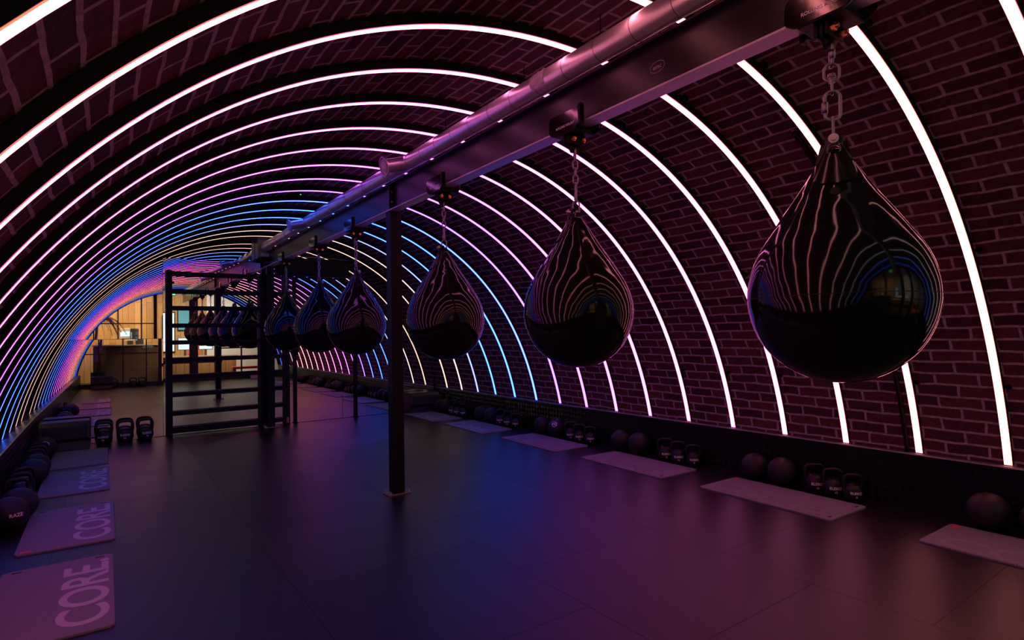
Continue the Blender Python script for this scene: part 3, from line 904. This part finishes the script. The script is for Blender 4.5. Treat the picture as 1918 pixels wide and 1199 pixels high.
# ---------------------------------------------------------------- balls
def make_ball(label, loc, r, rz, mark=None, group='slam balls along the walls'):
    t = thing('slam_ball', label, 'ball', loc, rz, group)
    bm = bmesh.new(); bmesh.ops.create_uvsphere(bm, u_segments=40, v_segments=24, radius=r)
    for v in bm.verts: v.co.z = max(v.co.z, -r*.985)+r*.985
    obj('shell', bm, M['ball'], t, smooth=True)
    zc = r*.985
    bm = bmesh.new()
    for a in (R(20), R(110)):
        tube(bm, [(math.cos(a)*(r+.0002)*math.cos(s), math.sin(a)*(r+.0002)*math.cos(s), zc+(r+.0002)*math.sin(s)) for s in [(-1.2+2.4*i/30) for i in range(31)]], .0011, 5)
    obj('seam', bm, M['ballseam'], t)
    if mark:
        tx = text_bm(mark[0], mark[1], .001)
        for f in tx.faces: pass
        if mark[2]:
            me = bpy.data.meshes.new('tmp'); ring = bmesh.new()
            A = [ring.verts.new((mark[2]*math.cos(2*PI*i/40), mark[2]*math.sin(2*PI*i/40), 0)) for i in range(40)]
            Bq = [ring.verts.new((mark[2]*.86*math.cos(2*PI*i/40), mark[2]*.86*math.sin(2*PI*i/40), 0)) for i in range(40)]
            for i in range(40): ring.faces.new((A[i], A[(i+1) % 40], Bq[(i+1) % 40], Bq[i]))
            ring.to_mesh(me); tx.from_mesh(me); ring.free(); bpy.data.meshes.remove(me)
        bmesh.ops.subdivide_edges(tx, edges=tx.edges, cuts=1)
        el = mark[3]
        for v in tx.verts:
            x, z = v.co.x, v.co.y; rr = r+.001
            y = -math.sqrt(max(1e-6, rr*rr-x*x-z*z)); v.co = Vector((x, y, z))
        bmesh.ops.rotate(tx, cent=(0, 0, 0), matrix=Matrix.Rotation(-el, 3, 'X'), verts=tx.verts)
        bmesh.ops.translate(tx, vec=(0, 0, zc), verts=tx.verts)
        bmesh.ops.recalc_face_normals(tx, faces=tx.faces)
        obj('printed_mark', tx, M['paint'], t)
    return t
make_ball('black slam ball at the lower right edge, above the cut-off mat', (2.63, 1.24, 0), .118, 1.)
make_ball('black slam ball mostly cut by the right edge of the photo', (2.63, .97, 0), .118, 0.)
bl = [(2.867, 2.62, 'first weights row from the right'), (4.46, 4.20, 'second weights row from the right'), (5.85, 5.56, 'third weights row from the right'), (7.33, 7.06, 'fourth weights row from the right'), (8.72, 8.48, 'farthest weights row on the right')]
for q, (a, b, w) in enumerate(bl):
    make_ball(f'plain black slam ball, farther of two, {w}', (2.632, a, 0), .114, .4, None)
    make_ball(f'black slam ball{" with white ring mark" if q == 2 else ""}, nearer of two, {w}', (2.632, b, 0), .116, R(-58) if q == 2 else .9, ('H2', .045, .036, R(32)) if q == 2 else None)
make_ball('black slam ball lettered RAZE at the left edge of the photo', (-2.555, 5.30, 0), .118, R(28), ('RAZE', .033, 0, R(4)))
make_ball('black slam ball behind the one lettered RAZE', (-2.525, 5.58, 0), .118, .3)
make_ball('blue-glinting black slam ball, nearer of the second pair by the left wall', (-2.545, 6.86, 0), .118, .3)
make_ball('black slam ball, farther of the second pair by the left wall', (-2.55, 7.16, 0), .118, .5)
make_ball('black slam ball with an oval white ring mark before the black cabinet', (-2.56, 8.30, 0), .118, R(8), ('H2', .045, .036, R(28)))

# ---------------------------------------------------------------- cabinets by the mirror
def cabinet(x, y, w, label, rz=0):
    t = thing('floor_cabinet', label, 'cabinet', (x, y, 0), rz)
    bm = bmesh.new()
    d0, d1, h = -.17, .17, .34
    sec = [(d0+.03, 0), (d1, 0), (d1, h), (d0+.06, h), (d0, h-.05), (d0-.0, .14), (d0+.05, .10)]
    a = [bm.verts.new((-w/2, u, v)) for u, v in sec]; b = [bm.verts.new((w/2, u, v)) for u, v in sec]
    bm.faces.new(a[::-1]); bm.faces.new(b)
    for i in range(len(sec)):
        j = (i+1) % len(sec); bm.faces.new((a[i], a[j], b[j], b[i]))
    bmesh.ops.recalc_face_normals(bm, faces=bm.faces)
    bmesh.ops.bevel(bm, geom=list(bm.edges), offset=.006, segments=2, affect='EDGES')
    obj('shell', bm, M['box'], t)
    obj('grille', B((0, d0-.004, .215), (w-.07, .008, .135), bevel=.002), M['mesh'], t)
    for s in (-1, 1):
        obj('end_cap', B((s*(w/2-.016), d0-.006, .215), (.026, .012, .15), bevel=.004), M['plastic'], t)
    return t
cabinet(-2.40, 8.82, .48, 'black floor cabinet with a perforated front beside the kettlebells before the mirror')
cabinet(2.40, 8.87, .52, 'black floor cabinet in the far right corner before the mirror')
cabinet(-2.20, -1.95, .52, 'black floor cabinet by the glazed entrance, seen only in the mirror', PI)

# ---------------------------------------------------------------- rack, housing, poles
rack = thing('stall_bars', 'tall black steel ladder rack standing against the mirror', 'rack', (0, 9.03, 0))
for x, nm, z in ((-1.295, 'upright', 2.26), (-.115, 'upright', 2.26), (.235, 'upright', 2.26)):
    obj(nm, B((x, 0, z/2), (.075, .06, z), bevel=.003), M['rack'], rack)
for z in (2.215, 1.97, 1.74, 1.50, 1.268, 1.03, .797, .553, .30, .075):
    obj('rung', B((-.705, -.004, z), (1.12, .045, .058 if z > .1 else .085), bevel=.003), M['rack'], rack)
    if z < 2.1: obj('short_rung', B((.062, -.004, z), (.29, .045, .058), bevel=.003), M['rack'], rack)
obj('sticker', B((.237, -.033, .07), (.03, .003, .085)), M['orange'], rack)['label'] = 'small orange warning sticker'
t = thing('overhead_housing', 'long black boxed housing fixed above the mirror right of the girder', 'box', (.645, 8.98, 2.26))
obj('casing', B((0, 0, .13), (1.05, .16, .25), bevel=.008), M['black'], t)
bm = bmesh.new(); tube(bm, [(-.52+1.04*i/12, -.082, .262+.022*math.sin(PI*i/12)*.6) for i in range(13)], .005, 6)
obj('rim', bm, M['paintdim'], t)
obj('lower_rail', B((.02, -.06, -.012), (1.06, .04, .022)), M['rack'], t)
bm = bmesh.new(); tube(bm, [(.55, -.1, -.0), (.55, -.1, -.03), (.50, -.1, -.03)], .004, 6)
obj('hook', bm, M['paintdim'], t)
for x, z, lab in ((.365, 2.235, 'thin black pole before the mirror just right of the ladder rack'), (1.315, 2.2, 'thin black pole before the mirror under the front one of the left three bags')):
    t = thing('mirror_pole', lab, 'pole', (x, 9.045, 0))
    obj('shaft', B((0, 0, z/2), (.036, .036, z), bevel=.003), M['rack'], t)
    obj('foot', B((0, 0, .006), (.06, .05, .012), bevel=.002), M['rack'], t)
t = thing('strap_anchor', 'small anchor bracket with a short bar clamped to the thin pole beside the ladder rack', 'bracket', (.365, 9.00, 1.12))
obj('clamp', B((0, 0, 0), (.06, .045, .12), bevel=.004), M['rack'], t)
bm = bmesh.new(); tube(bm, [(.02, -.04, .08), (.10, -.045, .07), (.20, -.04, .075)], .009, 8)
obj('grip', bm, M['paintdim'], t, smooth=True)
obj('strap', B((.06, -.03, -.04), (.035, .012, .08)), M['redpaint'], t)

# ---------------------------------------------------------------- mirrors
def mirror(x0, x1, z0, z1, label, yaw=0., pitch=0., inset=.012):
    p = rect_clip(x0+.002, x1-.002, z0+.002, z1-.002, inset)
    cx = sum(a for a, _ in p)/len(p); cz = sum(b for _, b in p)/len(p)
    bm = slab([(a-cx, b-cz) for a, b in p], 0, .006)
    for f in bm.faces: f.material_index = 0 if f.normal.y < -.9 else 1
    o = obj('wall_mirror', bm, None, mats=[M['mirror'], M['black']])
    o.location = (cx, YM, cz); o.rotation_euler = (pitch, 0, yaw)
    tag(o, label, 'mirror', 'mirror panels of the end wall')
mirror(-2.95, -1.362, .004, 1.326, 'lower left mirror panel behind the three kettlebells, reflecting the reception counter', yaw=-R(.30), pitch=-R(.16))
mirror(-2.95, -1.362, 1.326, 3.0, 'upper left mirror panel under the arch, reflecting the boarded reception wall')
mirror(-1.362, -.06, 2.215, 2.432, 'narrow mirror strip above the ladder rack', pitch=R(.85))
mirror(-1.362, -.06, 1.275, 2.215, 'mirror panel behind the upper half of the ladder rack', pitch=R(.25))
mirror(-1.362, -.06, .004, 1.275, 'mirror panel behind the lower half of the ladder rack')
mirror(-1.362, 2.9, 2.432, 3.0, 'top mirror panel filling the crown of the arch')
mirror(-.06, 1.10, .004, 2.432, 'tall mirror panel behind the three far bags')
mirror(1.10, 2.74, .004, 2.432, 'right mirror panel behind the middle post, reaching the brick wall', yaw=R(.05))

# ---------------------------------------------------------------- glazed rear end and the reception behind it
fr = thing('glazed_screen', 'black framed glass screen closing the entrance end, seen only in the mirror', 'screen', (0, YR, 0))
bm = bmesh.new()
o1 = outline(.06); o2 = outline(-.02)
a = [bm.verts.new((x, -.03, z)) for x, z in o1[2:]]; b = [bm.verts.new((x, -.03, z)) for x, z in o2[2:]]
c = [bm.verts.new((x, .03, z)) for x, z in o1[2:]]
for i in range(len(a)-1):
    bm.faces.new((a[i], a[i+1], b[i+1], b[i])); bm.faces.new((a[i], c[i], c[i+1], a[i+1]))
obj('arched_frame', bm, M['frame'], fr)
for x, w, z0, z1 in ((-2.28, .03, 0, 2.2), (-1.70, .03, 0, 2.74), (-1.12, .03, 0, 2.74), (-.77, .09, 0, 2.95), (.25, .24, 0, 2.9), (.93, .20, 0, 2.8), (1.62, .04, 0, 2.6), (2.2, .04, 0, 2.3)):
    obj('mullion', B((x, 0, (z0+z1)/2), (w, .06, z1-z0)), M['frame'], fr)
for z, x0, x1, h in ((.06, -2.75, 2.75, .12), (.98, -2.7, -.77, .03), (1.80, -2.5, -.77, .03), (2.745, -1.75, 1.2, .06), (1.0, 1.0, 2.7, .04), (.60, -.75, 1.05, .10)):
    obj('rail', B(((x0+x1)/2, .003, z), (x1-x0, .05, h)), M['frame'], fr)
pp = outline(.03)
g = slab(pp, -.004, .004); obj('pane', g, M['glass'], fr)
# reception room
tag(obj('wall_front', B((-1.2, -5.2, 1.6), (4.4, .1, 3.4)), M['woodwall']), kind='structure')
tag(obj('wall_reception', B((2.6, -5.2, 1.6), (3.2, .1, 3.4)), M['white']), kind='structure')
tag(obj('floor_reception', B((0, -4.2, -.06), (7.6, 2.2, .1)), pbr('dark screed', (.05, .045, .045), .4)), kind='structure')
tag(obj('ceiling_reception', B((0, -3.7, 3.3), (7.6, 3.2, .1)), M['white']), kind='structure')
for s, n in ((-1, 'wall_reception_left'), (1, 'wall_reception_right')):
    tag(obj(n, B((s*3.8, -3.7, 1.6), (.1, 3.2, 3.4)), M['woodwall'] if s < 0 else M['white']), kind='structure')
t = thing('reception_counter', 'brown reception counter with a pale top, reflected low in the left mirror', 'counter', (-1.55, -4.0, 0))
obj('front', B((0, 0, .60), (1.8, .5, 1.20)), M['counter'], t); obj('worktop', B((0, .02, 1.22), (1.86, .58, .04), bevel=.004), M['countertop'], t)
t = thing('till_monitor', 'till monitor with a bright screen on the reception counter', 'monitor', (-1.49, -3.95, 1.24))
obj('stand', B((0, -.04, .06), (.16, .12, .12), bevel=.01), M['plastic'], t); obj('case', B((0, 0, .29), (.28, .05, .34), bevel=.006), M['white'], t); obj('screen', B((0, .027, .27), (.25, .004, .16)), M['screen'], t)
t = thing('coffee_machine', 'dark grey box-shaped machine beside the till monitor', 'machine', (-1.235, -3.98, 1.24))
obj('case', B((0, 0, .22), (.22, .26, .44), bevel=.01), M['plastic'], t); obj('side_lamp', B((-.085, .132, .22), (.03, .004, .2)), M['bluegreen'], t)
pl = thing('potted_palm', 'potted palm with feathery leaves behind the glass, seen in the left mirror', 'plant', (-2.3, -3.1, 0))
bm = bmesh.new(); lathe(bm, [(0, 0), (.16, 0), (.2, .42), (.17, .42), (.16, .38), (0, .38)], 24); obj('pot', bm, M['pot'], pl, smooth=False)
bm = bmesh.new(); tube(bm, [(0, 0, .38), (.03, 0, .9), (.06, 0, 1.35), (.10, 0, 1.92)], [.045, .04, .035, .03], 10); obj('trunk', bm, M['trunk'], pl, smooth=True)
rng = random.Random(3)
for f in range(18):
    a = 2*PI*f/18+rng.uniform(-.2, .2); up = rng.uniform(.15, .75); ln = rng.uniform(.5, .75)
    bm = bmesh.new(); path = []
    for i in range(10):
        s = i/9; path.append(Vector((.10+math.cos(a)*ln*s, math.sin(a)*ln*s, 1.92+up*s*1.1-.75*up*s*s*2.0-.18*s*s)))
    tube(bm, path, .005, 5)
    side = Vector((-math.sin(a), math.cos(a), 0))
    for i in range(1, 10):
        for k2 in range(3):
            p = path[i-1].lerp(path[i], k2/3)
            for sg in (-1, 1):
                l = .20*(1-abs(i/9-.45)*.9)
                tip = p+side*sg*l+Vector((math.cos(a), math.sin(a), 0))*l*.5+Vector((0, 0, -.10*l/.2))
                w = Vector((math.cos(a), math.sin(a), 0))*.011
                bm.faces.new([bm.verts.new(q) for q in (p-w, p+w, tip)])
    obj('frond', bm, M['leaf'], pl)
t = thing('reception_desk', 'low ply-fronted desk behind the glass doors, glimpsed through the ladder rack', 'desk', (.55, -3.0, 0))
obj('front', B((0, 0, .36), (2.1, .04, .72)), M['wooddesk'], t); obj('desktop', B((0, -.25, .74), (2.2, .6, .04)), M['countertop'], t)
for s in (-1, 1): obj('side', B((s*1.03, -.28, .36), (.04, .5, .72)), M['wooddesk'], t)
for q, x in enumerate((.12, .72)):
    t = thing('desk_monitor', f'{["left", "right"][q]} glowing monitor on the ply-fronted desk, glimpsed through the rack', 'monitor', (x, -3.25, .76), R(0))
    obj('stand', B((0, -.05, .1), (.06, .06, .2)), M['plastic'], t); obj('case', B((0, -.02, .34), (.42, .03, .30), bevel=.004), M['plastic'], t); obj('screen', B((0, -.002, .34), (.38, .008, .26)), M['screen'], t)
t = thing('wall_window', 'tall bright white window in the reception, glimpsed through the rack', 'window', (-.20, -5.13, .9))
obj('frame', B((0, 0, .6), (.40, .03, 1.3)), M['frame'], t); obj('pane', B((0, .02, .6), (.34, .01, 1.22)), M['paleglow'], t)
t = thing('wall_window', 'teal glowing window right of the white one in the reception', 'window', (.32, -5.13, 1.5))
obj('frame', B((0, 0, .38), (.5, .03, .8)), M['frame'], t); obj('pane', B((-.0, .02, .38), (.44, .01, .72)), M['bluegreen'], t)
t = thing('office_chair', 'red-backed office chair at the desk behind the glass', 'chair', (.42, -3.75, 0))
obj('backrest', B((0, 0, 1.02), (.34, .06, .5), bevel=.03), M['redpaint'], t); obj('seat', B((0, .2, .5), (.44, .42, .08), bevel=.02), M['plastic'], t)
bm = bmesh.new(); cyl(bm, (0, .2, .06), (0, .2, .48), .03, seg=12); box(bm, (0, .2, .045), (.5, .06, .05)); box(bm, (0, .2, .045), (.06, .5, .05))
obj('base', bm, M['plastic'], t); obj('back_post', B((0, .02, .66), (.06, .03, .34)), M['plastic'], t)
t = thing('low_bench', 'long low red bench behind the glass at the right of the entrance', 'bench', (1.95, -2.6, 0))
obj('seat', B((0, 0, .33), (1.1, .35, .08), bevel=.01), M['redpaint'], t)
for s in (-1, 1): obj('leg', B((s*.48, 0, .145), (.05, .3, .29)), M['frame'], t)
bk = bmesh.new(); lathe(bk, [(0, 0), (.11, 0), (.14, .22), (.146, .225), (.135, .22), (.105, .012), (0, .012)], 28)
t = thing('bucket', 'small pale plastic bucket on the floor by the entrance, seen in the mirror', 'bucket', (1.95, -1.9, 0))
obj('tub', bk, M['pinkplastic'], t, smooth=False)
bm = bmesh.new(); tube(bm, [(.142*math.cos(PI*i/16), 0, .21+.05*math.sin(PI*i/16)) for i in range(17)], .004, 6); obj('handle', bm, M['bolt'], t)
t = thing('emergency_light', 'green glowing emergency light above the entrance, mirrored beside the duct end', 'light', (-.36, -2.12, 2.62))
obj('case', B((0, 0, 0), (.26, .05, .13), bevel=.006), M['frame'], t); obj('lens', B((0, .027, 0), (.23, .006, .10)), M['green'], t)
# spotlight on the vault near the duct
t = thing('ceiling_spotlight', 'small black spotlight with a violet lens on the vault beside the duct', 'light', (-.62, 1.52, 2.655))
bm = bmesh.new(); cyl(bm, (0, 0, -.01), (0, 0, .05), .035, seg=20); cyl(bm, (0, 0, .05), (0, 0, .14), .012, seg=10); cyl(bm, (0, 0, .135), (0, 0, .15), .035, seg=18)
obj('housing', bm, M['bracket'], t); bm = bmesh.new(); cyl(bm, (0, 0, -.016), (0, 0, -.009), .030, seg=20); obj('lens', bm, M['lens'], t)
bm = bmesh.new(); cyl(bm, (0, 0, 0), (0, 0, .02), .05, seg=18)
u = R(97); p = vault(u)-pnorm(u)*.02
t = thing('smoke_detector', 'small dark smoke detector with a green pilot lamp high on the vault', 'detector', (p.x, 6.0, p.z))
obj('case', bm, M['bracket'], t); bm = bmesh.new(); cyl(bm, (.02, -.03, -.004), (.02, -.03, .002), .006, seg=8); obj('pilot_lamp', bm, M['green'], t)

# ---------------------------------------------------------------- lights in the reception
def area(name, loc, size, energy, col, rx=0.):
    l = bpy.data.lights.new(name, 'AREA'); l.shape = 'RECTANGLE'; l.size, l.size_y = size; l.energy = energy; l.color = col
    o = bpy.data.objects.new(name, l); C.objects.link(o); o.location = loc; o.rotation_euler = (rx, 0, 0); l.spread = R(110); return o
area('reception_light', (-1.6, -3.4, 3.15), (2.2, .4), 75, (1., .70, .38), R(-45))
area('desk_light', (1.2, -3.4, 3.15), (2., .4), 38, (1., .86, .68), R(-45))
area('desk_front_light', (.6, -2.45, 2.4), (1.8, .2), 45, (1., .72, .42), R(-25))

w = bpy.data.worlds.new('night'); bpy.context.scene.world = w; w.use_nodes = True
w.node_tree.nodes['Background'].inputs[0].default_value = (.5, .4, .5, 1); w.node_tree.nodes['Background'].inputs[1].default_value = .004

# ---------------------------------------------------------------- camera
cam = bpy.data.cameras.new('camera'); co = bpy.data.objects.new('camera', cam); C.objects.link(co)
cam.sensor_width = 36; cam.lens = 1067.8209/1918*36
yaw, pitch, roll = 0.6196, 0.0214, -0.0173
cam.shift_y = (601.5404-599.5)/1918
f = Vector((math.sin(yaw)*math.cos(pitch), math.cos(yaw)*math.cos(pitch), math.sin(pitch)))
r = Vector((math.cos(yaw), -math.sin(yaw), 0)); up = r.cross(f)
c, s = math.cos(roll), math.sin(roll)
r2, u2 = c*r+s*up, -s*r+c*up
co.matrix_world = Matrix(((r2.x, u2.x, -f.x, -2.0), (r2.y, u2.y, -f.y, 0.), (r2.z, u2.z, -f.z, 1.315), (0, 0, 0, 1)))
cam.clip_start = .02
sc = bpy.context.scene
sc.camera = co
sc.view_settings.view_transform = 'Standard'; sc.view_settings.look = 'None'; sc.view_settings.exposure = 0
sc.cycles.max_bounces = 10; sc.cycles.diffuse_bounces = 3; sc.cycles.glossy_bounces = 6; sc.cycles.transparent_max_bounces = 8
sc.cycles.sample_clamp_indirect = 4; sc.cycles.caustics_reflective = False; sc.cycles.caustics_refractive = False
sc.cycles.use_denoising = True
